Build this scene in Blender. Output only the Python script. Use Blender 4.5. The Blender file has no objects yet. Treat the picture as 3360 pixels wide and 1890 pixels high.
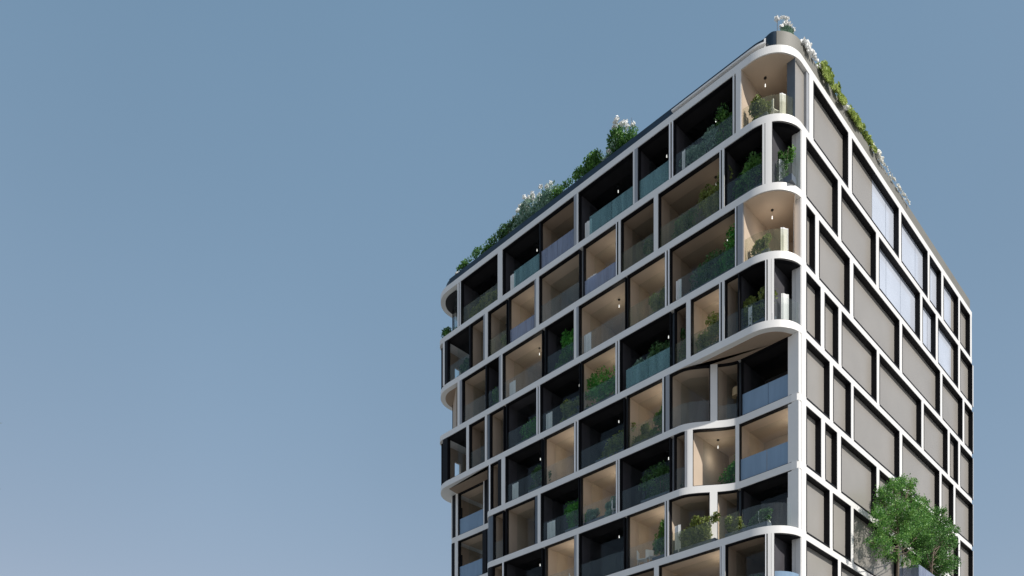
import bpy, bmesh, math, random
from mathutils import Vector, Matrix
R = math.radians
scene = bpy.context.scene
COL = scene.collection
# ------------------------------------------------------------------ camera / survey frame
F = 2731.4; X0 = 1680.0; YH = 2864.0            # focal length and horizon, in pixels of a 3360 wide picture
EYE = 1.6
CX, CY = 12.452, 38.06                          # ground point of the building's front corner
DV = (.7063, .7079); DU = (-.7079, .7063)       # v runs along the sunlit side, u along the shaded side
ROT = math.atan2(DV[1], DV[0])
H = 3.2                                         # storey height
N0 = 12.06                                      # roof band top, in storeys above the eye
BH = .35                                        # band height
UE, VE = 24.35, 27.55
UER, UEQ, UES = 25.38, 24.8, 24.85           # left ends of the round, the square and the recessed bands
def top(k): return EYE + (N0 - k) * H
def bot(k): return top(k) - BH
def world(v, u, z=0): return Vector((CX + v*DV[0] + u*DU[0], CY + v*DV[1] + u*DU[1], z))
def px(v, u):
    w = world(v, u); return X0 + F*w.x/w.y
def uL(p, v=0.0):                               # u on the plane v=const seen at picture column p
    t = (p - X0)/F; return (CX + v*DV[0] - t*(CY + v*DV[1]))/(-DU[0] + t*DU[1])
def vR(p, u=0.0):
    t = (p - X0)/F; return (t*(CY + u*DU[1]) - (CX + u*DU[0]))/(DV[0] - t*DV[1])
def zat(p_y, v, u):                             # height of the picture row p_y at plan point (v,u)
    return EYE + (YH - p_y)*world(v, u).y/F

# ------------------------------------------------------------------ materials
def newmat(name):
    m = bpy.data.materials.new(name); m.use_nodes = True
    nt = m.node_tree; nt.nodes.clear()
    return m, nt, nt.nodes.new('ShaderNodeOutputMaterial')
def P(name, col, rough=.5, var=.06, scale=1.5, metal=0, spec=.5, col2=None, bump=0, coat=0, emit=None, es=0):
    m, nt, out = newmat(name); N = nt.nodes; L = nt.links
    b = N.new('ShaderNodeBsdfPrincipled'); L.new(b.outputs[0], out.inputs[0])
    tc = N.new('ShaderNodeTexCoord'); no = N.new('ShaderNodeTexNoise')
    no.inputs['Scale'].default_value = scale; no.inputs['Detail'].default_value = 5
    L.new(tc.outputs['Object'], no.inputs['Vector'])
    cr = N.new('ShaderNodeValToRGB')
    c2 = col2 or tuple(min(1, c*(1+var)) for c in col)
    c1 = col if col2 else tuple(c*(1-var) for c in col)
    cr.color_ramp.elements[0].position = .3; cr.color_ramp.elements[1].position = .7
    cr.color_ramp.elements[0].color = (*c1, 1); cr.color_ramp.elements[1].color = (*c2, 1)
    L.new(no.outputs['Fac'], cr.inputs['Fac']); L.new(cr.outputs[0], b.inputs['Base Color'])
    b.inputs['Roughness'].default_value = rough; b.inputs['Metallic'].default_value = metal
    b.inputs['Specular IOR Level'].default_value = spec; b.inputs['Coat Weight'].default_value = coat
    if bump:
        bn = N.new('ShaderNodeBump'); bn.inputs['Strength'].default_value = bump
        n2 = N.new('ShaderNodeTexNoise'); n2.inputs['Scale'].default_value = scale*12
        L.new(tc.outputs['Object'], n2.inputs['Vector']); L.new(n2.outputs['Fac'], bn.inputs['Height']); L.new(bn.outputs[0], b.inputs['Normal'])
    if emit: b.inputs['Emission Color'].default_value = (*emit, 1); b.inputs['Emission Strength'].default_value = es
    return m
def G(name, tint, refl=.06, body=None, amt=0, rough=.02, streak=0):    # thin sheet glass
    m, nt, out = newmat(name); N = nt.nodes; L = nt.links
    tr = N.new('ShaderNodeBsdfTransparent'); tr.inputs[0].default_value = (*tint, 1)
    gl = N.new('ShaderNodeBsdfGlossy'); gl.inputs['Roughness'].default_value = rough
    ge = N.new('ShaderNodeNewGeometry'); dp = N.new('ShaderNodeVectorMath'); dp.operation = 'DOT_PRODUCT'
    L.new(ge.outputs['Incoming'], dp.inputs[0]); L.new(ge.outputs['Normal'], dp.inputs[1])
    ab = N.new('ShaderNodeMath'); ab.operation = 'ABSOLUTE'; L.new(dp.outputs['Value'], ab.inputs[0])
    iv = N.new('ShaderNodeMath'); iv.operation = 'SUBTRACT'; iv.inputs[0].default_value = 1; L.new(ab.outputs[0], iv.inputs[1])
    pw = N.new('ShaderNodeMath'); pw.operation = 'POWER'; pw.inputs[1].default_value = 5; L.new(iv.outputs[0], pw.inputs[0])
    ma = N.new('ShaderNodeMath'); ma.operation = 'MULTIPLY_ADD'; ma.inputs[1].default_value = .5; ma.inputs[2].default_value = .008+refl*.4; ma.use_clamp = True; L.new(pw.outputs[0], ma.inputs[0])
    last = tr
    if body:
        pb = N.new('ShaderNodeBsdfDiffuse'); pb.inputs[0].default_value = (*body, 1)
        mx = N.new('ShaderNodeMixShader'); L.new(tr.outputs[0], mx.inputs[1]); L.new(pb.outputs[0], mx.inputs[2])
        if streak:
            tc = N.new('ShaderNodeTexCoord'); mp = N.new('ShaderNodeMapping'); mp.inputs['Scale'].default_value = (2.5, 2.5, .3)
            no = N.new('ShaderNodeTexNoise'); no.inputs['Scale'].default_value = 1.3; no.inputs['Detail'].default_value = 3
            L.new(tc.outputs['Object'], mp.inputs[0]); L.new(mp.outputs[0], no.inputs['Vector'])
            mr = N.new('ShaderNodeMapRange'); mr.inputs[1].default_value = .35; mr.inputs[2].default_value = .65
            mr.inputs[3].default_value = max(0, amt-streak); mr.inputs[4].default_value = min(1, amt+streak)
            L.new(no.outputs['Fac'], mr.inputs[0]); L.new(mr.outputs[0], mx.inputs[0])
        else: mx.inputs[0].default_value = amt
        last = mx
    m2 = N.new('ShaderNodeMixShader'); L.new(ma.outputs[0], m2.inputs[0]); L.new(last.outputs[0], m2.inputs[1]); L.new(gl.outputs[0], m2.inputs[2])
    L.new(m2.outputs[0], out.inputs[0]); return m
def leafmat(name, c1, c2, c3, scale=2.2):
    m, nt, out = newmat(name); N = nt.nodes; L = nt.links
    tc = N.new('ShaderNodeTexCoord'); no = N.new('ShaderNodeTexNoise'); no.inputs['Scale'].default_value = scale; no.inputs['Detail'].default_value = 6
    L.new(tc.outputs['Object'], no.inputs['Vector'])
    cr = N.new('ShaderNodeValToRGB'); e = cr.color_ramp.elements
    e[0].position = .32; e[0].color = (*c1, 1); e[1].position = .7; e[1].color = (*c3, 1)
    x = e.new(.5); x.color = (*c2, 1)
    L.new(no.outputs['Fac'], cr.inputs[0])
    b = N.new('ShaderNodeBsdfPrincipled'); b.inputs['Roughness'].default_value = .5; L.new(cr.outputs[0], b.inputs['Base Color'])
    tl = N.new('ShaderNodeBsdfTranslucent'); L.new(cr.outputs[0], tl.inputs[0])
    mx = N.new('ShaderNodeMixShader'); mx.inputs[0].default_value = .3
    L.new(b.outputs[0], mx.inputs[1]); L.new(tl.outputs[0], mx.inputs[2]); L.new(mx.outputs[0], out.inputs[0]); return m
M = dict(
 fin=P('white_fin', (.88,.88,.88), .3, .02, 1),
 white=P('white_cladding', (.745,.735,.715), .42, .03, .8, bump=.02),
 black=P('black_reveal', (.008,.008,.010), .5, .15, 3, spec=.15),
 navy=P('navy_parapet', (.012,.026,.045), .35, .25, 1.2, spec=.4),
 taupe_par=P('taupe_parapet', (.17,.165,.145), .6, .07, 1.0),
 taupe=P('taupe_panel', (.295,.278,.255), .3, .05, .45, spec=.45),
 pale=P('pale_reflection_glass', (.56,.60,.68), .2, .07, .5, coat=.5),  # bright reflection in the window glass, painted as a pale base colour
 grey=P('grey_metal', (.30,.31,.33), .4, .06, 1.5),
 slate=P('slate_metal', (.10,.12,.145), .4, .1, 1.5),
 dark=P('dark_painted_shade', (.019,.018,.020), .6, .2, 1.0, spec=.2),  # shade of unlit rooms and dark reflections, painted into the colour
 charcoal=P('charcoal_painted_shade', (.062,.060,.068), .6, .15, 1.0, spec=.2),  # lighter room shade, likewise painted into the wall colour
 beige=P('beige_plaster', (.55,.44,.34), .7, .04, .8),
 beigew=P('beige_wall', (.46,.37,.285), .7, .05, .8),
 brown=P('brown_plaster', (.33,.25,.185), .7, .06, .8),
 concrete=P('pale_concrete', (.35,.345,.33), .8, .08, 1.2),
 curtain=P('white_curtain', (.72,.72,.70), .8, .04, 2),
 lampw=P('lamp_white', (.8,.8,.8), .4, .02, 2, emit=(1,.97,.9), es=1.3),
 lampb=P('lamp_black', (.01,.01,.01), .4, .1, 2),
 shade=P('lampshade', (.55,.42,.25), .8, .05, 4),
 glass=G('window_glass', (.93,.95,.95), .02),
 g_clear=G('clear_balustrade', (.97,.985,.98), .05, (.22,.26,.24), .04, streak=.03),
 g_olive=G('olive_balustrade', (.95,.95,.90), .05, (.27,.28,.17), .09, streak=.06),
 g_teal=G('teal_balustrade', (.78,.90,.90), .06, (.24,.42,.44), .34, streak=.10),  # diffuse body colour stands in for reflected sky
 g_blue=G('blue_balustrade', (.55,.70,.85), .08, (.27,.39,.53), .75, streak=.05),  # sky reflection put into a nearly opaque body colour
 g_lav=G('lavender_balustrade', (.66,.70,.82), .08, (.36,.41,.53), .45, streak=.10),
 g_dark=G('smoked_balustrade', (.93,.96,.955), .05, (.12,.15,.14), .05, streak=.04),
 bark=P('bark', (.13,.10,.075), .9, .3, 8, bump=.4),
 soil=P('soil', (.05,.035,.025), .95, .3, 6),
 l_green=leafmat('leaf_green', (.022,.080,.014), (.075,.20,.034), (.19,.38,.075)),
 l_dark=leafmat('leaf_dark', (.022,.065,.022), (.06,.15,.042), (.13,.27,.08)),
 l_olive=leafmat('leaf_olive', (.07,.095,.020), (.20,.25,.055), (.36,.42,.12)),
 l_bright=leafmat('leaf_bright', (.022,.12,.014), (.07,.30,.04), (.17,.46,.085)),
 l_tree=leafmat('leaf_tree', (.025,.10,.018), (.105,.28,.05), (.31,.53,.13), 3.5),
 l_tree2=leafmat('leaf_tree_dense', (.022,.08,.018), (.08,.22,.045), (.22,.42,.10), 3.5),
 l_lime=leafmat('leaf_lime', (.10,.17,.03), (.42,.52,.14), (.66,.72,.30), 1.6),
 l_pale=leafmat('leaf_pale', (.08,.17,.11), (.20,.33,.24), (.42,.54,.46)),
 petal=P('white_petal', (.82,.82,.80), .6, .03, 4),
 pebble=P('white_trailing_foliage', (.74,.73,.66), .7, .08, 4),
)
def groundmat():
    m, nt, out = newmat('paving'); N = nt.nodes; L = nt.links
    b = N.new('ShaderNodeBsdfPrincipled'); L.new(b.outputs[0], out.inputs[0]); b.inputs['Roughness'].default_value = .85
    tc = N.new('ShaderNodeTexCoord'); br = N.new('ShaderNodeTexBrick'); br.inputs['Scale'].default_value = .8
    br.inputs['Color1'].default_value = (.34,.33,.31,1); br.inputs['Color2'].default_value = (.29,.285,.27,1); br.inputs['Mortar'].default_value = (.16,.16,.15,1); br.inputs['Mortar Size'].default_value = .012
    L.new(tc.outputs['Object'], br.inputs['Vector']); L.new(br.outputs['Color'], b.inputs['Base Color']); return m
M['paving'] = groundmat()

# ------------------------------------------------------------------ mesh helpers
class MB:
    def __init__(s): s.v = []; s.f = []
    def prism(s, poly, z0, z1):
        n = len(poly); o = len(s.v)
        s.v += [(x, y, z0) for x, y in poly] + [(x, y, z1) for x, y in poly]
        s.f += [tuple(range(o+n-1, o-1, -1)), tuple(range(o+n, o+2*n))]
        for i in range(n):
            j = (i+1) % n; s.f.append((o+i, o+j, o+n+j, o+n+i))
        return s
    def box(s, x0, x1, y0, y1, z0, z1): return s.prism([(x0,y0),(x1,y0),(x1,y1),(x0,y1)], z0, z1)
    def sweep(s, pts, d0, d1, z0, z1):
        a = offset(pts, d0); b = offset(pts, d1)
        o = len(s.v); n = len(pts)
        for i in range(n):
            s.v += [(*a[i], z0), (*a[i], z1), (*b[i], z1), (*b[i], z0)]
        for i in range(n-1):
            p = o+4*i; q = p+4
            for k in range(4): s.f.append((p+k, q+k, q+(k+1) % 4, p+(k+1) % 4))
        s.f += [(o, o+1, o+2, o+3), (o+4*n-1, o+4*n-2, o+4*n-3, o+4*n-4)]
        return s
    def tube(s, a, b, r0, r1=None, seg=8):
        r1 = r0 if r1 is None else r1
        a = Vector(a); b = Vector(b); d = (b-a).normalized()
        x = d.orthogonal().normalized(); y = d.cross(x); o = len(s.v)
        for c, r in ((a, r0), (b, r1)):
            for i in range(seg):
                t = 2*math.pi*i/seg; s.v.append(tuple(c + x*(r*math.cos(t)) + y*(r*math.sin(t))))
        for i in range(seg):
            j = (i+1) % seg; s.f.append((o+i, o+j, o+seg+j, o+seg+i))
        s.f += [tuple(range(o+seg-1, o-1, -1)), tuple(range(o+seg, o+2*seg))]
        return s
    def quad(s, a, b, c, d):
        o = len(s.v); s.v += [tuple(a), tuple(b), tuple(c), tuple(d)]; s.f.append((o, o+1, o+2, o+3)); return s
    def build(s, name, mat, parent=None, fix=True, smooth=False, loc=None):
        me = bpy.data.meshes.new(name); me.from_pydata(s.v, [], s.f)
        if fix:
            bm = bmesh.new(); bm.from_mesh(me); bmesh.ops.recalc_face_normals(bm, faces=bm.faces); bm.to_mesh(me); bm.free()
        if smooth: me.polygons.foreach_set('use_smooth', [True]*len(me.polygons))
        me.materials.append(mat if not isinstance(mat, str) else M[mat])
        o = bpy.data.objects.new(name, me); COL.objects.link(o)
        if parent: o.parent = parent
        if loc is not None: o.location = loc
        return o
def offset(pts, d):                              # shift a plan polyline inwards (to its left when walked left end -> right)
    if abs(d) < 1e-6: return list(pts)
    out = []
    for i in range(len(pts)):
        a = pts[max(0, i-1)]; b = pts[min(len(pts)-1, i+1)]
        tx, ty = b[0]-a[0], b[1]-a[1]; l = math.hypot(tx, ty) or 1
        out.append((pts[i][0] - ty/l*d, pts[i][1] + tx/l*d))
    return out
def empty(name, loc, rz=0):
    o = bpy.data.objects.new(name, None); COL.objects.link(o); o.location = loc; o.rotation_euler = (0, 0, rz); o.empty_display_size = .3; return o
def tag(o, label, cat, group=None, kind=None):
    if label: o['label'] = label
    if cat: o['category'] = cat
    if group: o['group'] = group
    if kind: o['kind'] = kind
    return o

# ------------------------------------------------------------------ plan outlines, walked from the left end to the right
def arc(cx, cy, r, a0, a1, n=28): return [(cx + r*math.cos(R(a0+(a1-a0)*i/n)), cy + r*math.sin(R(a0+(a1-a0)*i/n))) for i in range(n+1)]
def smooth(t): t = max(0, min(1, t)); return t*t*(3-2*t)
RC = 1.75
def frontA(rl):                                  # straight with a big round corner at the right
    UE = UER if rl > 1 else UEQ
    p = [(v, UE) for v in (14., 8., 4.)] + arc(rl, UE-rl, rl, 90, 180, 24)
    u = UE-rl
    while u > RC+.5: p.append((0, u)); u -= .5
    return p + arc(RC, RC, RC, 180, 270, 32)
US0, US1 = uL(2225), uL(2425, 1.2)               # where the lower bands swing back at the right
UL0, UL1 = uL(1606), uL(1590, 1.0)
REC = 1.42
def vS(u):
    if u < (US0+US1)/2+3: return REC*smooth((US0-u)/(US0-US1)) if u > US1 else REC
    return 1.2*smooth((u-UL0)/(UL1-UL0))
def frontS():
    UE = UES
    p = [(v, UE) for v in (14., 8., 4.)] + [(1.5, UE), (1.2, UE-.3)]
    u = UE-.6
    while u > .25: p.append((vS(u), u)); u -= .12
    return p + [(REC+.02, .1), (REC+.12, 0)]
FRONT = {k: frontA(1.75 if k in (0, 2, 4) else .7) for k in (0, 1, 2, 3, 4, 7, 8, 9, 10, 11)}
FRONT[5] = FRONT[6] = frontS()
def sub(path, p0, p1):                           # part of a front seen between two picture columns
    pts = [q for q in path if q[1] < path[0][1]-.02]
    P_ = [px(*q) for q in pts]; out = []
    k0 = P_.index(min(P_)); pts = pts[k0:]; P_ = P_[k0:]
    def at(p):
        for i in range(len(pts)-1):
            if P_[i] <= p <= P_[i+1]:
                t = (p-P_[i])/(P_[i+1]-P_[i]+1e-9); return (pts[i][0]+(pts[i+1][0]-pts[i][0])*t, pts[i][1]+(pts[i+1][1]-pts[i][1])*t)
        if p > P_[-1]: return (vR(p), 0.0)
        return pts[0]
    out.append(at(p0))
    out += [q for q, x in zip(pts, P_) if p0+.4 < x < p1-.4 and x > P_[0]]
    out.append(at(p1)); return out

# ------------------------------------------------------------------ the building
BLD = empty('apartment_building', world(0, 0, 0), ROT)
tag(BLD, 'twelve storey apartment block with white grid frame and rounded white corner bands', 'building')
for k in range(12):
    fr = FRONT[k]
    ue = fr[0][1]
    poly = fr + [(VE-.35, 0), (VE-.1, .1), (VE, .35), (VE, ue-3), (VE-3, ue)]
    MB().prism(poly, bot(k), top(k)).build('floor_band', 'white', BLD)
ZR = top(0)
# core behind the rooms, roof
ZB = bot(7)-3.0
MB().box(4.05, VE-.4, .45, UE-2.2, 0, ZR-.03).build('core_wall', 'concrete', BLD)
MB().box(.45, 4.05, .45, UE-2.4, 0, bot(8)+.02).build('lower_wall', 'taupe', BLD)
# parapets
pl = sub(FRONT[0], 1461, 2548)
pl = [o for o in (offset(pl, .05+.27*smooth((2540-px(*q))/45))[i] for i, q in enumerate(pl))]
MB().sweep(pl, 0, .23, ZR, ZR+.69).build('parapet', 'navy', BLD)
endp = [(6, UER-.35), (3, UER-.35)] + offset([q for q in FRONT[0] if q[1] > UER-1.74 and q[1] < UER-.02], .35)
MB().sweep(endp, 0, .2, ZR, ZR+.655).build('parapet', 'navy', BLD)
pr = offset(sub(FRONT[0], 2549, 2640), .05) + [(v, .05) for v in (2.6, 8, 16, VE-.6)]
pr[len(sub(FRONT[0], 2549, 2640))-1] = (2.0, .05)
MB().sweep(pr, 0, .3, ZR, ZR+.70).sweep([(VE-.55,.3),(VE-.35,.6),(VE-.3,12)], 0, .25, ZR, ZR+.70).build('parapet', 'taupe_par', BLD)
rl = sub(FRONT[0], 2200, 2512)
MB().sweep(rl, .08, .30, ZR+.27, ZR+.35).sweep(sub(FRONT[0], 2505, 2512), .2, .33, ZR+.05, ZR+.6).build('parapet_trim', 'white', BLD)

def column(pts, z0, z1, mat='white'):
    """a face strip with a dark body behind"""
    MB().sweep(pts, 0, .05, z0, z1).build('column', mat, BLD)
def col_group(f, specs):
    z0, z1 = top(f+1), bot(f)
    path = FRONT[f+1] if f in (4, 5) else FRONT[f]
    for kind, a, b in specs:
        s = sub(path, a, b)
        c = None
        if kind == 'W': c = MB().sweep(s, .0, .06, z0, z1).build('column', 'fin' if b-a < 5 else 'white', BLD)
        elif kind == 'D':
            w = (b-a)*.27
            c = MB().sweep(sub(path, a, a+w), 0, .10, z0, z1).sweep(sub(path, b-w, b), 0, .10, z0, z1).build('column', 'fin', BLD)
        elif kind == 'G': c = MB().sweep(s, 0, .06, z0, z1).build('column', 'grey', BLD)
        elif kind == 'S': c = MB().sweep(s, 0.05, .35, z0, z1).build('column', 'slate', BLD)
        elif kind == 'K': c = MB().sweep(s, 0, .06, z0, z1).build('column', 'black', BLD)
        if kind != 'S': MB().sweep(s, .062 if kind != 'D' else .102, .26, z0, z1).build('core', 'black', c)
        else: MB().sweep(s, .352, .6, z0, z1).build('core', 'black', c)

ORD = ['top', 'second', 'third', 'fourth', 'fifth', 'sixth', 'seventh', 'eighth']
def floorname(f): return 'top storey' if f == 0 else ORD[f] + ' storey down'

def split(pts, n, gap):
    d = [0]
    for a, b in zip(pts[:-1], pts[1:]): d.append(d[-1]+math.dist(a, b))
    def at(t):
        for i in range(len(pts)-1):
            if d[i] <= t <= d[i+1]+1e-9:
                k = (t-d[i])/(d[i+1]-d[i]+1e-12); return (pts[i][0]+(pts[i+1][0]-pts[i][0])*k, pts[i][1]+(pts[i+1][1]-pts[i][1])*k)
        return pts[-1]
    out = []
    for k in range(n):
        a = d[-1]*k/n+(gap/2 if k else 0); b = d[-1]*(k+1)/n-(gap/2 if k < n-1 else 0)
        out.append([at(a)]+[p for p, t in zip(pts, d) if a+.01 < t < b-.01]+[at(b)])
    return out
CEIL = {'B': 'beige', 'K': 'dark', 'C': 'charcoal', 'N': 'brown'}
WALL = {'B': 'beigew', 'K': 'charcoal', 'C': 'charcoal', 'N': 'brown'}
def room(f, p0, p1, kind, glass, corner=False, open_=False, depth=3.95, gh=1.12, sidemat=None, frame=True, gpath=None, g0=None, g1=None, noleft=False):
    z0, z1 = top(f+1), bot(f)
    path = FRONT[f+1] if f in (4, 5) else FRONT[f]
    s = sub(path, p0, p1)
    L_ = empty('loggia', (0, 0, 0)); L_.parent = BLD
    if frame:
        m = MB().sweep(s, .03, .25, z1-.05, z1-.003)
        m.sweep(s, .03, .25, z0+.003, z0+.035)
        e = sub(path, p0, p0+2.2); m.sweep(e, .03, .25, z0+.036, z1-.051)
        if not corner: e = sub(path, p1-1.6, p1); m.sweep(e, .03, .25, z0+.036, z1-.051)
        m.build('frame', 'black', L_)
    inn = offset(s, .27 if frame else .05)
    if corner: inn = inn + [(max(inn[-1][0], 1.75)+.1, .42), (depth, .42)]
    else: inn = inn + [(depth, inn[-1][1])]
    inn = inn + [(depth, inn[0][1])]
    # ceiling
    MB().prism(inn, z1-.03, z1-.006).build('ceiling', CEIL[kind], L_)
    nf = len(s)-1
    m = MB()
    for i in range(nf, len(inn)):
        a = inn[i]; b = inn[(i+1) % len(inn)]
        if noleft and i == len(inn)-1: continue
        dx, dy = b[0]-a[0], b[1]-a[1]; l = math.hypot(dx, dy)
        if l < .02: continue
        nx, ny = -dy/l*.03, dx/l*.03
        m.prism([(a[0], a[1]), (b[0], b[1]), (b[0]+nx, b[1]+ny), (a[0]+nx, a[1]+ny)], z0+.004, z1-.031)
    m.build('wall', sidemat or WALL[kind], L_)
    if frame:
        s2 = s if len(s) > 2 else [s[0], s[-1]]
        MB().sweep(s2, 1.0, 1.008, z0+.036, z1-.035).build('window_pane', 'glass', L_)
    if glass:
        gs = sub(FRONT[f+1], g0 or p0, g1 or p1)
        dd = .12 if gpath is None else gpath
        tot = sum(math.dist(gs[i], gs[i+1]) for i in range(len(gs)-1)); npn = max(1, round(tot/1.7))
        for part in split(gs, npn, .022): MB().sweep(part, dd, dd+.018, z0+.01, z0+gh).build('glass_panel', glass, L_)
    return L_

# --- shaded side, storey by storey (picture columns measured on the photograph)
COLS = {
 0: [('D',1501,1511),('W',1633,1648),('G',1883,1892),('W',1892,1897),('W',2077,2082),('G',2082,2092),('D',2195,2208),('W',2404,2409),('W',2414,2431)],
 1: [('W',1453,1459),('K',1459,1468),('G',1586,1591),('W',1591,1600),('G',1754,1759),('W',1759,1768),('W',2021,2024),('K',2024,2029),('W',2029,2036),('W',2145,2159),('W',2361,2364.5),('K',2364.5,2369),('W',2369,2376),('W',2501.5,2509),('K',2509,2511),('W',2511,2533)],
 2: [('W',1501,1508),('G',1508,1515),('G',1637,1643),('W',1643,1648),('W',1883,1891),('G',1891,1898),('D',2182,2196),('W',2412,2416),('K',2416,2420),('G',2420,2438)],
 3: [('K',1453,1468),('W',1530,1538),('W',1591,1597),('S',1597,1605),('D',1760,1771),('D',2019.5,2032),('W',2251.5,2265.5),('W',2360,2364),('K',2364,2369),('W',2369,2377),('W',2511,2514.5),('K',2514.5,2518),('W',2519,2530),('W',2531,2540)],
 4: [('K',1484,1494),('W',1495,1502),('W',1586,1589),('K',1589,1604),('W',1604,1608),('K',1634,1645),('W',1645,1657),('D',1884,1897),('W',2173,2178.5),('K',2178.5,2184),('G',2184,2196),('W',2331,2354)],
 5: [('K',1481,1489),('W',1492,1502),('K',1583,1596),('S',1597,1616),('S',1754,1762),('W',1764,1773),('D',2021,2032),('G',2247,2254),('W',2255,2273),('W',2413,2425)],
 6: [('K',1481,1489),('W',1492,1502),('K',1600,1613),('W',1648,1652),('G',1884,1892),('W',1892,1898),('W',2181,2184.5),('K',2184.5,2188),('W',2188,2194),('W',2329,2354)],
 7: [('W',1640,1648),('W',1884,1898),('W',2146,2161),('D',2362,2370),('W',2370,2379),('W',2511,2514.5),('K',2514.5,2518),('W',2519,2530),('W',2531,2540)],
}
for f, sp in COLS.items(): col_group(f, sp)
# party-wall fins between two rooms of one bay
FINS = {0: [], 1: [(1662,1667,'slate'),(1900,1912,'grey')], 2: [(1778,1787,'slate'),(2051,2057,'slate')], 3: [(1652,1659,'slate'),(1901,1905,'slate'),(2198,2211,'slate')],
        4: [(1778,1783,'slate'),(2047,2056,'grey'),(2420,2430,'slate')], 5: [(1650,1658,'slate'),(1898,1902,'slate'),(2197,2210,'grey')], 6: [(1778,1787,'slate'),(2047,2056,'grey'),(2419,2430,'slate')], 7: []}
for f, L_ in FINS.items():
    path = FRONT[f+1] if f in (4, 5) else FRONT[f]
    for a, b, m in L_: MB().sweep(sub(path, a, b), .26, .8, top(f+1)+.01, bot(f)-.01).build('party_wall', m, BLD)
ROOMS = [
 (0,1511,1633,'K','g_olive',{}), (0,1648,1770,'K','g_teal',dict(g0=1682)), (0,1770,1883,'N','g_lav',{}), (0,1897,2077,'K','g_teal',dict(g0=1930)), (0,2092,2195,'K','g_teal',{}), (0,2208,2404,'K','g_clear',{}),
 (0,2431,2612,'B','g_olive',dict(corner=True,frame=False,gh=1.0)),
 (1,1464,1540,'K','g_dark',dict(noleft=True)), (1,1540,1586,'B',None,{}), (1,1600,1662,'B','g_olive',{}), (1,1667,1754,'B','g_lav',dict(gh=.9)), (1,1768,1900,'B','g_clear',{}), (1,1912,2021,'B','g_lav',dict(gh=.9)), (1,2036,2145,'N','g_olive',{}),
 (1,2159,2361,'N','g_olive',{}), (1,2376,2501,'K','g_dark',{}), (1,2533,2628,'K','g_clear',dict(corner=True)),
 (2,1515,1593,'B','g_clear',{}), (2,1593,1637,'K','g_dark',{}), (2,1648,1778,'B','g_clear',{}), (2,1787,1883,'K','g_dark',{}), (2,1898,2051,'B','g_clear',{}), (2,2057,2182,'B','g_olive',{}), (2,2196,2412,'N','g_dark',dict(g0=2225)),
 (2,2438,2612,'B','g_olive',dict(corner=True,frame=False,g1=2590)),
 (3,1464,1530,'K',None,dict(noleft=True)), (3,1538,1591,'N','g_dark',{}), (3,1605,1652,'B',None,{}), (3,1659,1760,'C','g_dark',{}), (3,1771,1901,'K','g_dark',{}), (3,1905,2019.5,'B','g_clear',{}), (3,2032,2198,'K','g_teal',dict(g0=2050)),
 (3,2211,2251.5,'N','g_olive',{}), (3,2265.5,2360,'B','g_olive',{}), (3,2377,2422,'B','g_clear',{}), (3,2422,2511,'K','g_dark',{}), (3,2540,2628,'K','g_clear',dict(corner=True)),
 (4,1502,1586,'B','g_blue',dict(noleft=True)), (4,1608,1634,'B',None,{}), (4,1657,1778,'K','g_dark',{}), (4,1783,1884,'B','g_clear',{}), (4,1897,2047,'K','g_dark',{}), (4,2056,2173,'B','g_olive',{}), (4,2196,2331,'B','g_clear',{}),
 (4,2354,2420,'B','g_clear',dict(gh=.8)), (4,2430,2608,'K','g_blue',dict(corner=True)),
 (5,1502,1583,'B','g_blue',dict(noleft=True)), (5,1616,1650,'B','g_clear',{}), (5,1658,1754,'B',None,{}), (5,1773,1898,'K','g_dark',{}), (5,1902,2021,'B','g_clear',{}), (5,2032,2197,'K','g_dark',{}), (5,2210,2247,'B','g_clear',{}),
 (5,2273,2413,'B',None,dict(gh=.5)), (5,2425,2604,'B','g_blue',dict(corner=True)),
 (6,1613,1648,'B',None,{}), (6,1652,1778,'K','g_dark',{}), (6,1787,1884,'B','g_clear',{}), (6,1898,2047,'K','g_dark',{}), (6,2056,2181,'B','g_clear',{}), (6,2194,2329,'B','g_olive',{}), (6,2354,2419,'B','g_olive',{}),
 (6,2430,2600,'K','g_clear',dict(corner=True)),
 (7,1898,2146,'N','g_dark',{}), (7,2161,2362,'B',None,{}), (7,2379,2511,'N','g_dark',{}), (7,2540,2628,'K','g_blue',dict(corner=True)),
]
ROOMOBJ = {}
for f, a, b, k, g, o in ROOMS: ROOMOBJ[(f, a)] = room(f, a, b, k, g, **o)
# long balustrade of floor seven down that follows the rounded edge
# corner posts of the recessed storeys, and the sunlit side's first column on every storey
for f in range(8):
    z0, z1 = top(f+1), bot(f)
    va, vb = vR(2630), vR(2646)
    if f == 0: va, vb = vR(2655.5), vR(2669.5)
    c = MB().box(va, vb, 0, .06, z0, z1).build('column', 'white', BLD)
    if f in (4, 5, 6): MB().box(REC+.03, va-.002, .02, .55, z0, z1).build('side', 'white', c)
    elif f in (1, 3, 7): MB().box(va-.05, va-.002, .02, .45, z0, z1).box(va-.0005, vb, .062, .4, z0, z1).build('side', 'white', c)
    elif f == 2: MB().box(va-.05, va-.002, .02, .35, z0, z1).box(va-.0005, vb, .062, .4, z0, z1).build('side', 'white', c)
    else:
        MB().box(vR(2616), vR(2648)-.0, .16, .3, z0, z1).build('side', 'taupe', c)
        MB().box(vR(2648)+.002, va-.002, .03, .16, z0, z1).build('jamb', 'grey', c)
        MB().box(1.25, vR(2616)-.004, .1, .5, z0, z1).build('post', 'slate', c)

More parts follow.
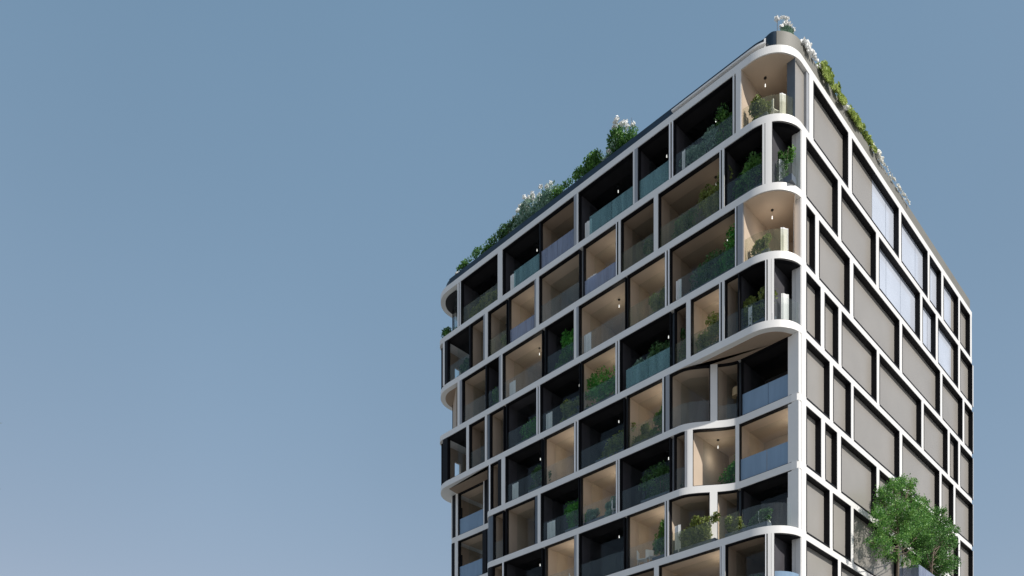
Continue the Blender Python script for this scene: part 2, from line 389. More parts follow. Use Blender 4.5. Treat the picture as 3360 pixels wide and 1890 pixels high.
# --- sunlit side
RCOL = {
 0: [(2784,2796),(2950,2957.5),(3044.5,3050.6),(3089,3096),(3145,3150),(3183.6,3188.5)],
 1: [(2750,2761),(2875,2884.5),(3019.6,3027),(3071,3078),(3144.5,3151),(3191.5,3195)],
 2: [(2675.5,2688),(2789,2800.7),(2952,2960.6),(3085.5,3092.6),(3159,3165),(3193,3195)],
 3: [(2693.5,2706),(2751.6,2762),(2877.4,2886),(3023.7,3031.4),(3110,3117),(3144.6,3151.2),(3193,3195)],
 4: [(2723,2734),(2793,2801.6),(2952,2961),(3083,3090),(3129,3135.6),(3193,3195)],
 5: [(2695,2708),(2747.4,2760),(2876.7,2886),(3023.7,3031),(3108,3114),(3145,3151),(3193,3195)],
 6: [(2723,2733),(2792.5,2801.4),(2951,2960.6),(3083,3090),(3129,3135.6),(3193,3195)],
 7: [(2750,2760),(2876,2885),(3023.7,3031),(3110,3117),(3193,3195)],
}
PALE = {(0,1): [2861,2906,2949], (0,2): [2950,3002.5,3050], (0,3): [3040,3075,3100], (0,4): [3090,3120], (1,2): [2880,2907,2954,3019],
        (1,3): [3020,3043,3075], (1,4): [3070,3120]}
for f in range(8):
    z0, z1 = top(f+1), bot(f)
    prev = vR(2646 if f else 2669.5)
    for i, (a, b) in enumerate(RCOL[f]):
        va, vb = vR(a), min(vR(b), VE-.02)
        c = MB().box(va, vb, 0, .05, z0, z1).build('column', 'white', BLD)
        W_ = empty('window', (0, 0, 0)); W_.parent = BLD
        t = .035
        m = MB().box(prev+.003, va-.003, .02, .335, z1-t, z1-.003).box(prev+.003, va-.003, -.006, .335, z0-.045, z0+.055)
        m.box(prev-.03, prev+t+.02, -.0065, .335, z0+.056, z1-t-.001).box(va-t, va-.003, .02, .335, z0+.056, z1-t-.001)
        m.build('frame', 'black', W_)
        x0, x1 = prev+t+.021, va-t-.001
        cuts = PALE.get((f, i))
        if not cuts: MB().box(x0, x1, .295, .33, z0+.056, z1-t-.001).build('panel', 'taupe', W_)
        else:
            vs = [vR(c_, .29) for c_ in cuts]
            if cuts[0] > a-200 and vs[0] > x0+.2:
                MB().box(x0, vs[0]-.002, .295, .33, z0+.056, z1-t-.001).build('panel', 'taupe', W_)
            else: vs[0] = x0
            for q in range(len(vs)-1):
                e = min(vs[q+1], x1)
                if e-vs[q] > .05: MB().box(vs[q]+.018, e-.018, .29, .325, z0+.056, z1-t-.001).build('pane', 'pale', W_)
            MB().box(vs[0]+.001, min(vs[-1], x1), .3255, .34, z0+.056, z1-t-.001).build('glazing_bar', 'slate', W_)
            if vs[-1] < x1-.1: MB().box(vs[-1]+.001, x1, .30, .33, z0+.056, z1-t-.001).build('panel', 'taupe', W_)
        MB().box(va, vb, .052, .34, z0, z1).build('core', 'black', c)
        prev = vb
# left end
for f in range(0, 8):
    z0, z1 = top(f+1), bot(f)
    if f in (1, 3):
        E_ = 24.45
        MB().box(.3, .55, E_, E_+.12, z0, z1).build('end_post', 'black', BLD)
        MB().box(.95, 1.42, E_+.02, E_+.18, z0, z1).box(.43, 2.6, E_+.03, E_+.17, z0+2.05, z1).box(1.96, 4.0, E_+.01, E_+.19, z0, z1-.77).build('end_wall', 'beigew', BLD)
    elif f in (0, 2):
        pa = (.3, uL(1500, .3)+.1); pb = (1.5, uL(1486, 1.5)); pc = (4, pb[1])
        MB().sweep([pc, pb, pa], 0, .08, z0+.003, z1-.006).build('end_wall', 'g_dark' if f == 0 else 'beigew', BLD)
        MB().sweep([(pb[0]+.08, pb[1]+.02), (pb[0]-.02, pb[1]+.0)], -.03, .1, z0+.003, z1-.006).build('end_post', 'black', BLD)
    else:
        E_ = 24.45
        MB().box(1.25, 1.5, E_, E_+.2, z0, z1).build('end_post', 'white', BLD)
        MB().box(1.505, 2.1, E_+.02, E_+.18, z1-.55, z1).box(2.1, 4, E_+.01, E_+.19, z0, z1).build('end_wall', 'beigew', BLD)
        MB().box(2.0, 2.098, E_+.0, E_+.21, z0, z1-.56).build('frame', 'black', BLD)
for k in (0, 2):
    a_ = offset([q for q in FRONT[k] if q[1] > 22.95 and q[0] < 5], .32)
    MB().prism(a_+[(4.0, 22.95)], bot(k)-.02, bot(k)-.003).build('soffit', 'dark' if k == 0 else 'brown', BLD)
# exposed undersides where a straight band passes over recessed storeys
a_ = offset(sub(FRONT[4], 2205, 2604), .34); b_ = offset(sub(FRONT[5], 2225, 2600), .02)
MB().prism(a_+b_[::-1], bot(4)-.02, bot(4)-.003).build('soffit', 'brown', BLD)
a_ = offset(sub(FRONT[4], 1459, 1625), .34); b_ = offset(sub(FRONT[5], 1500, 1612), .02)
MB().prism(a_+b_[::-1], bot(4)-.02, bot(4)-.003).build('soffit', 'brown', BLD)

# ------------------------------------------------------------------ plants
def leaf(mb, c, s, rnd, up=.25):
    n = Vector((rnd.gauss(0, 1), rnd.gauss(0, 1), rnd.gauss(0, 1)+up)).normalized()
    a = n.orthogonal().normalized(); a.rotate(Matrix.Rotation(rnd.uniform(0, 6.28), 3, n)); b = n.cross(a)
    l = s*rnd.uniform(.7, 1.3); w = l*rnd.uniform(.45, .7)
    bend = n*(l*.25)
    mb.quad(c-a*l, c-b*w+bend*.4, c+a*l, c+b*w+bend*.4)
def blob_points(rnd, rx, ry, rz, n, lumps=9):
    cs = []
    for _ in range(lumps):
        t = rnd.uniform(0, 6.28); q = rnd.uniform(.2, .78)
        cs.append((Vector((math.cos(t)*q*rx, math.sin(t)*q*ry, rz*rnd.uniform(.25, 1.5))), rnd.uniform(.28, .5)))
    out = []
    for _ in range(n):
        c, r = rnd.choice(cs)
        d = Vector((rnd.gauss(0, 1), rnd.gauss(0, 1), rnd.gauss(0, 1))).normalized()*(rnd.random()**.45)*r
        out.append(c + Vector((d.x*rx, d.y*ry, d.z*rz)))
    return out
def blob(mb, c, r, rnd):
    bm = bmesh.new(); bmesh.ops.create_icosphere(bm, subdivisions=2, radius=1)
    q = Matrix.Rotation(rnd.uniform(0, 6.28), 3, Vector((rnd.random(), rnd.random(), rnd.random())).normalized()) @ Matrix.Diagonal((1, rnd.uniform(.6, 1), rnd.uniform(.4, .7)))
    o = len(mb.v); mb.v += [tuple(c+(q @ v.co)*r) for v in bm.verts]; mb.f += [tuple(o+v.index for v in f.verts) for f in bm.faces]; bm.free()
def shrub(name, label, cat, group, v, u, z, rx, ry, h, mat, n=700, s=.07, seed=0, lumps=9, flowers=0, fmat='petal', fs=.13, stems=5):
    """rx along the front, ry inwards; z is the base"""
    rnd = random.Random(seed*77+5)
    root = empty(name, world(v, u, z), ROT + math.pi/2)
    tag(root, label, cat, group)
    mb = MB()
    LP = blob_points(rnd, rx, ry, h*.5, n, lumps)
    for p in LP:
        if p.z < 0: p.z = abs(p.z)*.5
        leaf(mb, p, s, rnd)
    mb.build('foliage', mat, root, fix=False)
    st = MB()
    for i in range(stems):
        t = rnd.uniform(-.5, .5); st.tube((t*rx*.6, 0, 0), (t*rx*1.3, rnd.uniform(-.3, .3)*ry, h*rnd.uniform(.5, .8)), .018, .008, 5)
    st.build('stem', 'bark', root)
    if flowers:
        fb = MB()
        for i in range(flowers):
            c = rnd.choice(LP).copy(); c.z = max(q.z for q in LP if abs(q.x-c.x) < .15)+rnd.uniform(.0, .16)
            fb.tube((c.x*.8, c.y, h*.6), c, .008, .008, 4)
            blob(fb, c, fs*.9, rnd); blob(fb, c+Vector((fs*.8, 0, .02)), fs*.7, rnd)
            for _ in range(26):
                d = Vector((rnd.gauss(0, 1), rnd.gauss(0, 1), rnd.gauss(0, 1)*.7)).normalized()*fs*rnd.uniform(.5, 1.1)
                leaf(fb, c+d, fs*.45, rnd)
        fb.build('blossom', fmat, root, fix=False)
    return root
# planted troughs behind the balustrades: (floor, centre column, half width m, height m, material, look, seed)
BAYP = [
 (0,1598,1.2,1.35,'l_olive','yellow-green bush'), (0,1545,.7,.9,'l_olive','thin olive plant'), (0,2160,.8,1.2,'l_dark','dark teal-green bush'), (0,2290,1.3,1.5,'l_pale','pale grey-green bush'), (0,2362,.9,2.1,'l_green','tall leafy green bush'), (0,2475,.7,1.4,'l_olive','olive bush with long stems'),
 (1,1510,.8,1.2,'l_dark','small dark green bush'), (1,1648,.5,1.3,'l_olive','yellow-green potted plant'), (1,2120,.7,1.1,'l_dark','faint dark plant'), (1,2240,1.1,1.4,'l_dark','dusky green bush'), (1,2320,1.1,2.2,'l_olive','tall olive screen plant'), (1,2460,1.1,2.1,'l_green','tall moss green bush'), (1,2575,.9,2.0,'l_green','dark green plant in the rounded window'),
 (2,1620,.6,1.4,'l_green','dark green bush'), (2,1591,.35,.9,'l_green','small round green plant'), (2,1856,.8,2.2,'l_bright','vivid green bush'), (2,1825,.8,1.3,'l_green','low green bush'), (2,2148,.8,1.5,'l_olive','olive bush with bare twigs'), (2,2310,1.7,1.5,'l_dark','long dark green hedge'), (2,2380,1.1,2.4,'l_bright','tall bright green hedge'), (2,2490,.6,1.1,'l_olive','small olive plant'),
 (3,1722,1.3,1.5,'l_bright','round bright green bush'), (3,1868,1.1,1.3,'l_olive','thin dark olive plant'), (3,1960,1.5,2.1,'l_bright','big dense green bush'), (3,2085,.9,1.4,'l_pale','pale teal-green bush'), (3,2150,1.1,1.8,'l_dark','broad leaved green bush'), (3,2228,.5,2.0,'l_dark','slim green plant'), (3,2325,1.0,1.7,'l_olive','olive yellow bush'), (3,2472,1.1,1.7,'l_olive','moss coloured drooping plant'),
 (4,1750,.9,1.5,'l_dark','shadowy green bush'), (4,2000,1.5,1.5,'l_olive','dark olive hedge'), (4,2100,.9,1.1,'l_olive','grassy olive hedge'), (4,2145,.9,1.7,'l_green','rounded green bush'),
 (5,1875,.9,2.0,'l_bright','leafy vivid green bush'), (5,1985,.7,1.2,'l_pale','pale wispy plant'), (5,1935,.6,.9,'l_pale','low silvery plant'), (5,2150,1.4,1.9,'l_dark','dark bush with thin upright stems'), (5,2377,1.0,2.0,'l_bright','bright green bush against the back wall'),
 (6,2155,.6,2.0,'l_green','tall green plant'), (6,2285,1.1,1.7,'l_olive','olive bush'), (6,2240,.9,1.2,'l_olive','low pale olive bush'), (6,2398,.6,1.3,'l_olive','narrow olive plant'), (6,2470,.8,.9,'l_dark','low dark plant'),
 (7,2460,.8,1.2,'l_dark','low dark plant'),
]
WORDS = ['leftmost', 'second', 'third', 'fourth', 'fifth', 'sixth', 'seventh', 'eighth', 'ninth', 'tenth']
byf = {}
for b in BAYP: byf.setdefault(b[0], []).append(b)
sd = 0
for f, L_ in byf.items():
    L_ = sorted(L_, key=lambda b: b[1])
    for i, (f, p, rx, h, mat, look) in enumerate(L_):
        sd += 1
        path = FRONT[f+1]; q = sub(path, p-1, p)[0]
        q = offset([q, sub(path, p, p+1)[-1]], .50)[0]
        if f == 5 and p == 2377: q = (q[0]+1.0, q[1])
        where = '%s from the left on the %s' % (WORDS[i], floorname(f)) if i else 'leftmost on the %s' % floorname(f)
        sh_ = shrub('balcony_shrub', '%s, %s' % (look, where), 'shrub', 'shrubs planted behind the balcony balustrades', q[0], q[1], top(f+1)+.005, rx*.95, .27, h*1.2,
              mat, n=int(900+1300*rx), s=.066, seed=sd, lumps=int(7+5*rx), stems=6)
        MB().box(-rx*.8, rx*.8, -.2, .2, 0, .3).build('trough', 'slate', sh_)
# roof garden along the shaded side
def roof(px0, px1, h, mat, look, seed, name='roof_shrub', cat='shrub', flowers=0, n=900, s=.07, d=.85, lump=10):
    c = (px0+px1)/2; u = uL(c, d); w = abs(uL(px0, d)-uL(px1, d))/2
    shrub(name, look, cat, 'plants along the roof edge', d, u, ZR+.35, w*1.3, .45, h*.95, mat, n=int(n*2.1), s=s, seed=seed, lumps=int(lump*1.6), flowers=flowers)
roof(1478,1506,1.15,'l_pale','small silvery plant with white blooms at the left end of the roof edge',101, flowers=4, n=240, lump=4)
roof(1505,1560,1.35,'l_green','low green shrub next to the silvery plant at the roof\'s left end',102, n=800)
roof(1552,1630,1.75,'l_green','rounded green shrub on the roof edge, second of the plain green ones',103, n=1100)
roof(1618,1700,1.95,'l_dark','dense dark green shrub on the roof edge left of the frosty flowering mound',104, n=1500, lump=14)
roof(1695,1815,2.25,'l_pale','big frosty grey-green mound with a row of white flowers on the roof edge',105, 'roof_flower_mound', flowers=20, n=2400, lump=18)
roof(1812,1868,1.75,'l_green','small light green shrub right of the frosty flowering mound',106, n=700, s=.06)
roof(1886,1982,2.0,'l_green','full green shrub on the roof edge between light green shrub and tall flowering bush',107, n=1600, lump=14)
roof(1984,2040,1.6,'l_pale','pale sprig with white blossom at the foot of the tall flowering roof bush',108, flowers=3, n=260, lump=4)
roof(1998,2092,2.75,'l_green','tallest roof bush, yellow-green leaves topped by white flower heads',109, 'flowering_bush', flowers=12, n=2200, lump=15)
# corner flowers and trailing plants of the sunlit parapet
def flower_patch(name, label, cat, pts, n, s, mat, seed, group=None, r=.12, stem=True):
    rnd = random.Random(seed)
    root = empty(name, world(*pts[0])); tag(root, label, cat, group); base = world(*pts[0])
    mb = MB()
    for v, u, z in pts:
        c = world(v, u, z)-base
        for _ in range(n):
            d = Vector((rnd.gauss(0, 1), rnd.gauss(0, 1), rnd.gauss(0, 1))).normalized()*r*rnd.random()**.4
            if _ % 6 == 0: blob(mb, c+d*.7, r*rnd.uniform(.35, .6), rnd)
            leaf(mb, c+d, s, rnd)
    mb.build('blossom', mat, root, fix=False, smooth=True)
    return root, base
zc = ZR+.7
def corner_pt(p, py, d=.45):                   # point above the rounded parapet seen at (p,py)
    q = sub(FRONT[0], p, p+2) if p < 2640 else [(vR(p), 0), (vR(p+2), 0)]
    o = offset(q, d)[0]; return (o[0], o[1], zat(py, o[0], o[1]))
root, base = flower_patch('roof_flower', 'single white blossom on a thin stalk at the roof corner', 'flower', [corner_pt(2561, 62)], 60, .05, 'petal', 31, 'white flowers at the roof corner', .13)
a = corner_pt(2563, 64); b = corner_pt(2563, 100)
MB().tube(world(*b)-base, world(*a)-base, .012).build('stem', 'bark', root)
root, base = flower_patch('roof_flower', 'flat row of small white blossoms highest above the roof corner', 'flower', [corner_pt(2580+6*i, 56+.8*i) for i in range(6)], 26, .035, 'petal', 32, 'white flowers at the roof corner', .07)
m = MB()
for i in range(3): m.tube(world(*corner_pt(2590+4*i, 100))-base, world(*corner_pt(2582+12*i, 58))-base, .007)
m.build('stem', 'l_pale', root)
root, base = flower_patch('roof_flower', 'white and pale green flower tuft curling over the roof corner', 'flower', [corner_pt(2580,88),(corner_pt(2590,80)),corner_pt(2602,74),corner_pt(2612,80),corner_pt(2622,86),corner_pt(2634,98)], 30, .05, 'petal', 33, 'white flowers at the roof corner', .11)
mb = MB(); rnd = random.Random(8)
for i in range(380):
    p_ = rnd.uniform(2577, 2634); y_ = rnd.uniform(84, 106)+max(0, p_-2605)*.35
    leaf(mb, world(*corner_pt(p_, y_))-base, .05, rnd)
mb.build('foliage', 'l_pale', root, fix=False)
def drape(name, label, px0, px1, mat, seed, rise=.35, hang=.0, n=1500, s=.07, group='trailing plants on the sunlit parapet', lump=.12, proud=.1):
    rnd = random.Random(seed); v0, v1 = vR(px0), vR(px1)
    root = empty(name, world(v0, .1, zc)); tag(root, label, 'trailing plant', group); base = world(v0, .1, zc); mb = MB()
    ph = rnd.uniform(0, 6); k = max(2, int((v1-v0)*1.6)); cl = [(rnd.uniform(v0, v1), rnd.uniform(-hang, rise), rnd.uniform(.12, .3)) for _ in range(k*5)]
    for _ in range(n):
        cv, cz, r = rnd.choice(cl)
        d = Vector((rnd.gauss(0, 1), rnd.gauss(0, 1), rnd.gauss(0, 1))).normalized()*r*rnd.random()**.5
        v = min(max(cv+d.x*1.4, v0), v1); e = math.sin((v-v0)/(v1-v0)*math.pi)**.4
        z = cz*e+d.z*.6
        uu = (-proud if z < .02 else rnd.uniform(-proud, .35))+d.y*.15
        if z < .02 and uu > .0: uu = -.02
        if mat in ('petal', 'pebble'):
            if _ % 12 == 0: blob(mb, world(v, uu, zc+z)-base, rnd.uniform(.06, .15) if rise > .15 else rnd.uniform(.04, .08), rnd)
            elif _ % 3: continue
        leaf(mb, world(v, uu, zc+z)-base, s, rnd, .6)
    mb.build('foliage', mat, root, fix=False)
drape('white_trailing_plant', 'white rounded clusters spilling over the parapet just right of the roof corner', 2632, 2670, 'petal', 51, .25, .25, 700, .08)
drape('white_trailing_plant', 'thin white strand between corner blossoms and the first lime plant', 2668, 2690, 'petal', 52, .10, .02, 200, .05)
drape('lime_trailing_plant', 'first bright lime plant hanging over the parapet, nearest the corner', 2686, 2766, 'l_lime', 53, .5, .38, 3600, .085, proud=.16)
drape('white_trailing_plant', 'small white tuft between the two lime plants on the parapet', 2762, 2778, 'petal', 54, .25, .12, 260, .07)
drape('lime_trailing_plant', 'second paler lime plant draped on the parapet, farther from the corner', 2776, 2868, 'l_lime', 55, .42, .18, 3600, .085, proud=.12)
drape('white_trailing_plant', 'pale cream strands at the lower end of the second lime plant', 2858, 2895, 'pebble', 56, .32, .05, 900, .07)
drape('white_trailing_plant', 'low pale creeper ending halfway down the sunlit parapet', 2893, 2978, 'pebble', 57, .12, .0, 900, .05)

# ------------------------------------------------------------------ trees
def tree(name, label, base, h, clumps, mat, seed, n_leaf, s, trunk_r=.09, bare=.25, group=None, lean=0):
    """clumps: (dx, dy, z, radius) relative to the base"""
    rnd = random.Random(seed)
    root = empty(name, base); tag(root, label, 'tree', group)
    tr = MB(); zs = [0, .2*h, .42*h, .62*h, .8*h]
    pts = [Vector((lean*z/h+rnd.uniform(-.05, .05), rnd.uniform(-.05, .05), z)) for z in zs]
    for i in range(4): tr.tube(pts[i], pts[i+1], trunk_r*(1-i*.21), trunk_r*(1-(i+1)*.21), 9)
    lf = MB(); tot = sum(c[3]**2 for c in clumps)
    for cx, cy, cz, r in clumps:
        st = pts[1].lerp(pts[2], rnd.random()) if cz < h*.55 else pts[2].lerp(pts[3], rnd.random())
        c = Vector((cx, cy, cz)); mid = st.lerp(c, .5)+Vector((0, 0, -.15))
        tr.tube(st, mid, trunk_r*.35, trunk_r*.22, 6); tr.tube(mid, c, trunk_r*.22, .012, 5)
        for _ in range(4):
            e = c+Vector((rnd.gauss(0, 1), rnd.gauss(0, 1), rnd.gauss(0, 1))).normalized()*r*.8
            tr.tube(mid.lerp(c, rnd.random()), e, .014, .005, 4)
        k = int(n_leaf*r*r/tot)
        subs = [(c+Vector((rnd.gauss(0, 1), rnd.gauss(0, 1), rnd.gauss(0, .8))).normalized()*r*rnd.uniform(.3, .9), r*rnd.uniform(.25, .5)) for _ in range(14)]
        for _ in range(k):
            c2, r2 = rnd.choice(subs)
            leaf(lf, c2+Vector((rnd.gauss(0, .5), rnd.gauss(0, .5), rnd.gauss(0, .45)))*r2, s, rnd, .5)
    tr.build('trunk', 'bark', root); lf.build('crown', mat, root, fix=False)
    return root
# terrace projecting from the sunlit side, carrying the two trees
TV0, TV1, TU = vR(2930, -1.5), 25.5, -1.5
TZ = top(7)-.9
TER = empty('planter_terrace', world(TV0, 0, TZ-.4), ROT)
tag(TER, 'glass fronted planter terrace under the two trees', 'planter')
MB().box(0, TV1-TV0, TU, -.02, 0, .4).build('slab', 'white', TER)
MB().box(.3, TV1-TV0-.2, TU+.15, -.3, .4, .6).build('soil_bed', 'soil', TER)
gz = zat(1851, vR(3015, TU), TU)
g0 = vR(3015, TU)-TV0
MB().box(g0, TV1-TV0, TU, TU+.02, .4, gz-TZ+.4).box(g0, g0+.02, TU+.021, -.4, .4, gz-TZ+.4).build('balustrade', 'g_lav', TER)
def crown_pts(bv, bu, bz, L_):
    out = []; b = world(bv, bu, bz)
    for p, y, r, dep in L_:
        v = vR(p, bu+dep); w = world(v, bu+dep, zat(y, v, bu+dep)); d = w-b; out.append((d.x, d.y, d.z, r))
    return out
t1u = -1.0; t1v = vR(2945, t1u)
cl = crown_pts(t1v, t1u, TZ+.6, [(2945,1575,.55,0),(2965,1600,.7,.3),(2930,1600,.7,-.4),(2900,1640,.75,0),(2885,1640,.4,.2),(2985,1595,.45,-.2),(2920,1670,1.0,.6),(2965,1670,1.0,-.5),(3000,1655,.7,.1),(3030,1655,.4,.3),
   (2898,1700,.75,-.3),(2935,1725,1.1,.2),(2990,1720,1.0,-.2),(2893,1755,.6,.2),(2900,1790,.7,-.4),(3000,1790,.8,.4),(2868,1785,.35,0),(2920,1820,.55,.3),(2990,1840,.6,-.3),(2845,1775,.22,0),(2950,1770,.6,-.6),(3020,1700,.8,.5),(3022,1745,.8,-.2),(3010,1770,.6,.3)])
tree('terrace_tree', 'taller loose-crowned green tree in front of the taupe panels', world(t1v, t1u, TZ+.6), 6.2, cl, 'l_tree', 7, 22000, .05, .085, group='trees on the planter terrace')
t2u = -.9; t2v = vR(3060, t2u)
cl = crown_pts(t2v, t2u, TZ+.6, [(3080,1690,.6,0),(3050,1690,.6,.3),(3095,1720,.55,-.2),(3040,1735,.8,.4),(3075,1755,.9,0),(3105,1775,.7,.3),(3035,1790,.8,-.4),(3080,1810,.9,.2),(3115,1735,.3,0),(3130,1740,.35,.1),(3120,1790,.5,.2),(3100,1840,.8,-.2),(3050,1840,.8,.4),(3125,1850,.5,.1),(3085,1880,.7,.2),(3120,1720,.2,0)])
tree('terrace_tree', 'shorter dense tree at the right, by the building\'s far edge', world(t2v, t2u, TZ+.6), 5.2, cl, 'l_tree2', 9, 19000, .05, .08, group='trees on the planter terrace')
# street tree just outside the left edge, a few leaves reach into the picture
b = Vector((-9.2, 11.5, 0))
tree('street_tree', 'tree at the far left edge, only a few leaf tips in view', b, 7.0, [(0,0,6.4,.9),(-.8,.3,5.6,1.0),(.6,-.3,5.2,.8),(-.3,-.6,4.6,.9),(1.0,.2,6.3,.35),(2.02,0,6.90,.13),(2.0,0,7.77,.11)], 'l_olive', 13, 5000, .05, .1)
# ------------------------------------------------------------------ curtains and lamps in the loggias
CUR = [(0,1664,1680,1.15),(0,1909,1930,1.1),(0,2228,2238,1.2),(0,2568,2590,1.2),(1,2566,2590,1.3),(2,2208,2224,1.2),(2,2572,2600,1.3),(2,1661,1680,1.0),(1,1912,1945,1.1),(3,2574,2604,1.4),(2,1906,1928,1.2),(3,1781,1800,1.1),(6,1660,1678,1.0),(6,2204,2222,1.5),(6,2574,2598,1.7),(3,2446,2458,1.1),(4,1670,1690,1.1),(5,1785,1810,1.1)]
cn = {}
for f, a, b, h in sorted(CUR):
    i = cn.get(f, 0); cn[f] = i+1
    path = FRONT[f+1] if f in (4, 5) else FRONT[f]
    s_ = offset(sub(path, a, b), .30)
    A, B = s_[0], s_[-1]; n = 16; m = MB(); l = math.hypot(B[0]-A[0], B[1]-A[1])
    dense = [s_[0]]
    for q0, q1 in zip(s_[:-1], s_[1:]):
        kk = max(1, int(math.hypot(q1[0]-q0[0], q1[1]-q0[1])/.05))
        dense += [(q0[0]+(q1[0]-q0[0])*j/kk, q0[1]+(q1[1]-q0[1])*j/kk) for j in range(1, kk+1)]
    dense = [(x+.025*math.sin(j*1.6), y+.015*math.cos(j*1.6)) for j, (x, y) in enumerate(dense)]
    loc = world(dense[0][0], dense[0][1], top(f+1)+.04)
    pp = [(x-dense[0][0], y-dense[0][1]) for x, y in dense]
    o = m.sweep(pp, 0, .01, 0, h).build('curtain', 'curtain', None, loc=loc); o.rotation_euler = (0, 0, ROT)
    tag(o, 'short white folded drape, %s one on the %s' % (WORDS[i], floorname(f)), 'curtain', 'white drapes behind the balcony glass')
LAMP = [(0,1720),(0,1847),(0,1987),(0,2147),(0,2309),(0,2502),(1,1506),(1,1720),(1,1982),(1,2309),(2,1728),(2,1990),(2,2153),(2,2347),(3,1731),(3,1859),(3,1988),(3,2153),(3,2338),(2,2566),(3,2566),(4,1731),(4,1850),(4,1989),(4,2150),(4,2567),
        (5,1857),(5,1993),(5,2153),(5,2362),(5,2566),(6,1730),(6,1857),(6,1990),(6,2153),(6,2566),(7,2340)]
cn = {}
def kind_at(f, p):
    for (ff, a, b, k, g, o) in ROOMS:
        if ff == f and a <= p <= b: return k
    return 'K'
proto = None
for f, p in sorted(LAMP):
    i = cn.get(f, 0); cn[f] = i+1
    path = FRONT[f+1] if f in (4, 5) else FRONT[f]
    q = offset(sub(path, p-1, p+1), 1.15)[0]
    root = empty('pendant_lamp', world(q[0], q[1], bot(f)-.035))
    k = kind_at(f, p)
    tag(root, 'tiny lit pendant lamp under %s ceiling, %s from left, %s' % ('beige' if k == 'B' else 'brown' if k == 'N' else 'dark', 'first' if i == 0 else WORDS[i], floorname(f)), 'lamp', 'pendant lamps in the loggias')
    if proto is None:
        a_ = MB().tube((0,0,-.30), (0,0,-.43), .018, .024, 10).build('shade', 'lampw', root)
        b_ = MB().tube((0,0,-.03), (0,0,-.31), .004, .004, 5).tube((0,0,0), (0,0,-.03), .07, .07, 12).build('cord', 'lampb', root)
        proto = (a_, b_)
    else:
        for o in proto:
            c = o.copy(); COL.objects.link(c); c.parent = root
    if k in 'BN':
        ld = bpy.data.lights.new('pendant_light', 'POINT'); ld.energy = (3, 10, 11, 17, 23, 23, 28, 28)[f]*(1 if k == 'B' else .5)*(.5 if p == 2362 else 1); ld.color = (1, .89, .76); ld.shadow_soft_size = .25
        lo = bpy.data.objects.new('pendant_light', ld); COL.objects.link(lo); lo.parent = root; lo.location = (0, 0, -.85)
# floor lamp on the fifth storey
q = offset(sub(FRONT[5], 2408, 2410), .7)[0]
fl = empty('floor_lamp', world(q[0], q[1], top(5))); tag(fl, 'floor lamp with tan drum shade beside the dark corner loggia', 'floor lamp')
MB().tube((0,0,.02), (0,0,1.6), .018).tube((0,0,0), (0,0,.02), .16, .16, 16).build('stand', 'lampb', fl)
MB().tube((0,0,1.45), (0,0,1.85), .24, .22, 20).build('lamp_shade', 'shade', fl)

def chair_at(f, p, label, rz, first=[None]):
    path = FRONT[f+1]; q = offset(sub(path, p-1, p+1), .55)[0]
    root = empty('balcony_chair', world(q[0], q[1], top(f+1)+.005), ROT+rz); tag(root, label, 'chair', 'white chairs behind the balcony glass')
    if not first[0]:
        a = MB().box(-.23, .23, -.22, .22, .42, .46).build('seat', 'curtain', root)
        b = MB().box(-.22, .22, .20, .24, .47, .92).build('backrest', 'curtain', root)
        ls = [MB().tube((x, y, 0), (x*.9, y*.9, .42), .016).build('leg', 'curtain', root) for x in (-.21, .21) for y in (-.2, .2)]
        first[0] = [a, b]+ls
    else:
        for o in first[0]:
            c = o.copy(); COL.objects.link(c); c.parent = root
for f, p, lb, rz in [(6,2088,'white chair beside the tall green plant, seventh storey down',.4), (6,2118,'white chair nearer the tall green plant, seventh storey down',-.5),
                     (5,2000,'white chair in the beige loggia, sixth storey down',.9), (6,2505,'white chair in the dark corner loggia, seventh storey down',.2),
                     (6,1862,'white chair in the beige loggia at the left, seventh storey down',.6), (7,2420,'white chair in the lowest storey in view',.3), (0,2552,'white chair in the rounded corner loggia under the roof',1.2)]: chair_at(f, p, lb, rz)
shrub('balcony_shrub', 'green bush at the far left end, overhanging the second band', 'shrub', 'shrubs planted behind the balcony balustrades', .75, 24.0, top(1)+.01, .8, .5, 1.1, 'l_green', n=1500, s=.06, seed=400, lumps=12)
# ------------------------------------------------------------------ setting
g = MB().quad((-3000,-3000,0), (3000,-3000,0), (3000,3000,0), (-3000,3000,0)).build('ground', 'paving', None, fix=False); g['kind'] = 'structure'

EL = 36.0; dv = R(1.5)
tx = -DU[0]*math.cos(dv)+DV[0]*math.sin(dv); ty = -DU[1]*math.cos(dv)+DV[1]*math.sin(dv)
sd_ = Vector((tx*math.cos(R(EL)), ty*math.cos(R(EL)), math.sin(R(EL))))
ld = bpy.data.lights.new('sun', 'SUN'); ld.energy = 4.5; ld.angle = R(.5); ld.color = (1, .95, .88)
so = bpy.data.objects.new('sun', ld); COL.objects.link(so); so.rotation_euler = sd_.to_track_quat('Z', 'Y').to_euler(); so.location = (30, -30, 60)
w = bpy.data.worlds.new('World'); scene.world = w; w.use_nodes = True; nt = w.node_tree; nt.nodes.clear()
sky = nt.nodes.new('ShaderNodeTexSky'); sky.sky_type = 'NISHITA'; sky.sun_disc = False; sky.sun_elevation = R(EL); sky.sun_rotation = math.atan2(tx, ty)
sky.air_density = 1.0; sky.dust_density = 1.0; sky.ozone_density = 1.0; sky.altitude = 0
bg = nt.nodes.new('ShaderNodeBackground'); bg.inputs[1].default_value = .145
wo = nt.nodes.new('ShaderNodeOutputWorld'); Nn = nt.nodes; Ln = nt.links
hs = Nn.new('ShaderNodeHueSaturation'); hs.inputs['Saturation'].default_value = .95; Ln.new(sky.outputs[0], hs.inputs['Color'])
sp = Nn.new('ShaderNodeSeparateColor'); cb = Nn.new('ShaderNodeCombineColor'); Ln.new(hs.outputs[0], sp.inputs[0])
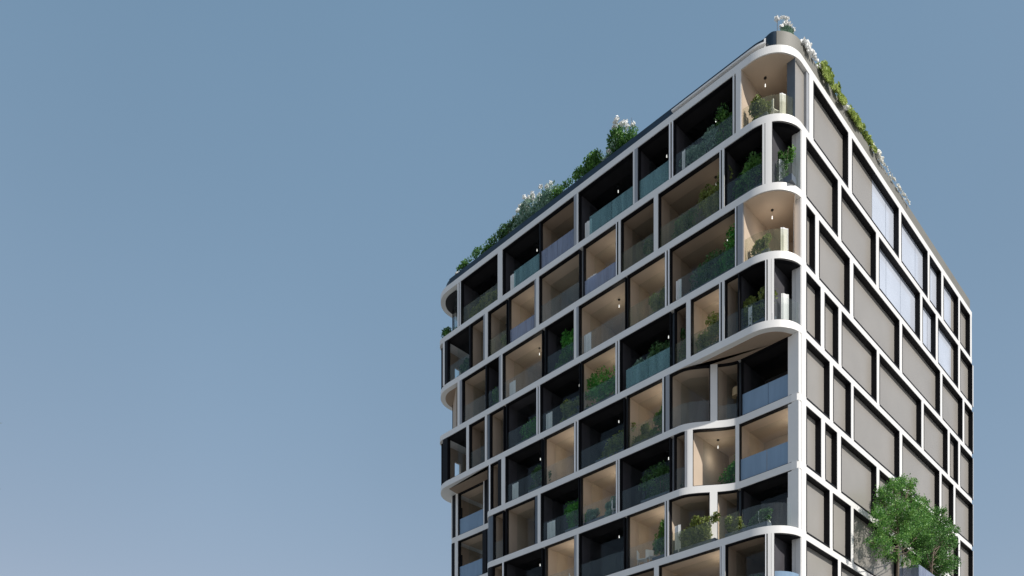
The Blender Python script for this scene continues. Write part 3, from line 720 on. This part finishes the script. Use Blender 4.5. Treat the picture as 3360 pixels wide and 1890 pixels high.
for i_, (a_, g_) in enumerate(((.714, .68), (.580, .43), (.622, .355))):      # milky air: flattens the clear-sky gradient
    m0 = Nn.new('ShaderNodeMath'); m0.operation = 'MULTIPLY'; m0.inputs[1].default_value = .145; Ln.new(sp.outputs[i_], m0.inputs[0])
    m1 = Nn.new('ShaderNodeMath'); m1.operation = 'POWER'; m1.inputs[1].default_value = g_; Ln.new(m0.outputs[0], m1.inputs[0])
    m2 = Nn.new('ShaderNodeMath'); m2.operation = 'MULTIPLY'; m2.inputs[1].default_value = a_/.145; Ln.new(m1.outputs[0], m2.inputs[0])
    m3 = Nn.new('ShaderNodeMath'); m3.operation = 'MINIMUM'; m3.inputs[1].default_value = (.50, .56, .66)[i_]/.145; Ln.new(m2.outputs[0], m3.inputs[0])
    Ln.new(m3.outputs[0], cb.inputs[i_])
tcs = Nn.new('ShaderNodeTexCoord'); nz = Nn.new('ShaderNodeTexNoise'); nz.inputs['Scale'].default_value = 2.2; nz.inputs['Detail'].default_value = 2
Ln.new(tcs.outputs['Generated'], nz.inputs['Vector']); mrs = Nn.new('ShaderNodeMapRange'); mrs.inputs[1].default_value = .3; mrs.inputs[2].default_value = .7; mrs.inputs[3].default_value = .965; mrs.inputs[4].default_value = 1.035
Ln.new(nz.outputs['Fac'], mrs.inputs[0]); vm = Nn.new('ShaderNodeVectorMath'); vm.operation = 'SCALE'; Ln.new(cb.outputs[0], vm.inputs[0]); Ln.new(mrs.outputs[0], vm.inputs['Scale'])
Ln.new(vm.outputs[0], bg.inputs[0]); Ln.new(bg.outputs[0], wo.inputs[0])

cam = bpy.data.cameras.new('camera'); co = bpy.data.objects.new('camera', cam); COL.objects.link(co)
co.location = (0, 0, EYE); co.rotation_euler = (R(90), 0, 0)
cam.sensor_width = 36; cam.lens = 36*F/3360; cam.shift_y = (YH-945)/3360; cam.clip_end = 5000
scene.camera = co
scene.view_settings.view_transform = 'Standard'; scene.view_settings.look = 'None'; scene.view_settings.exposure = 0; scene.view_settings.gamma = 1
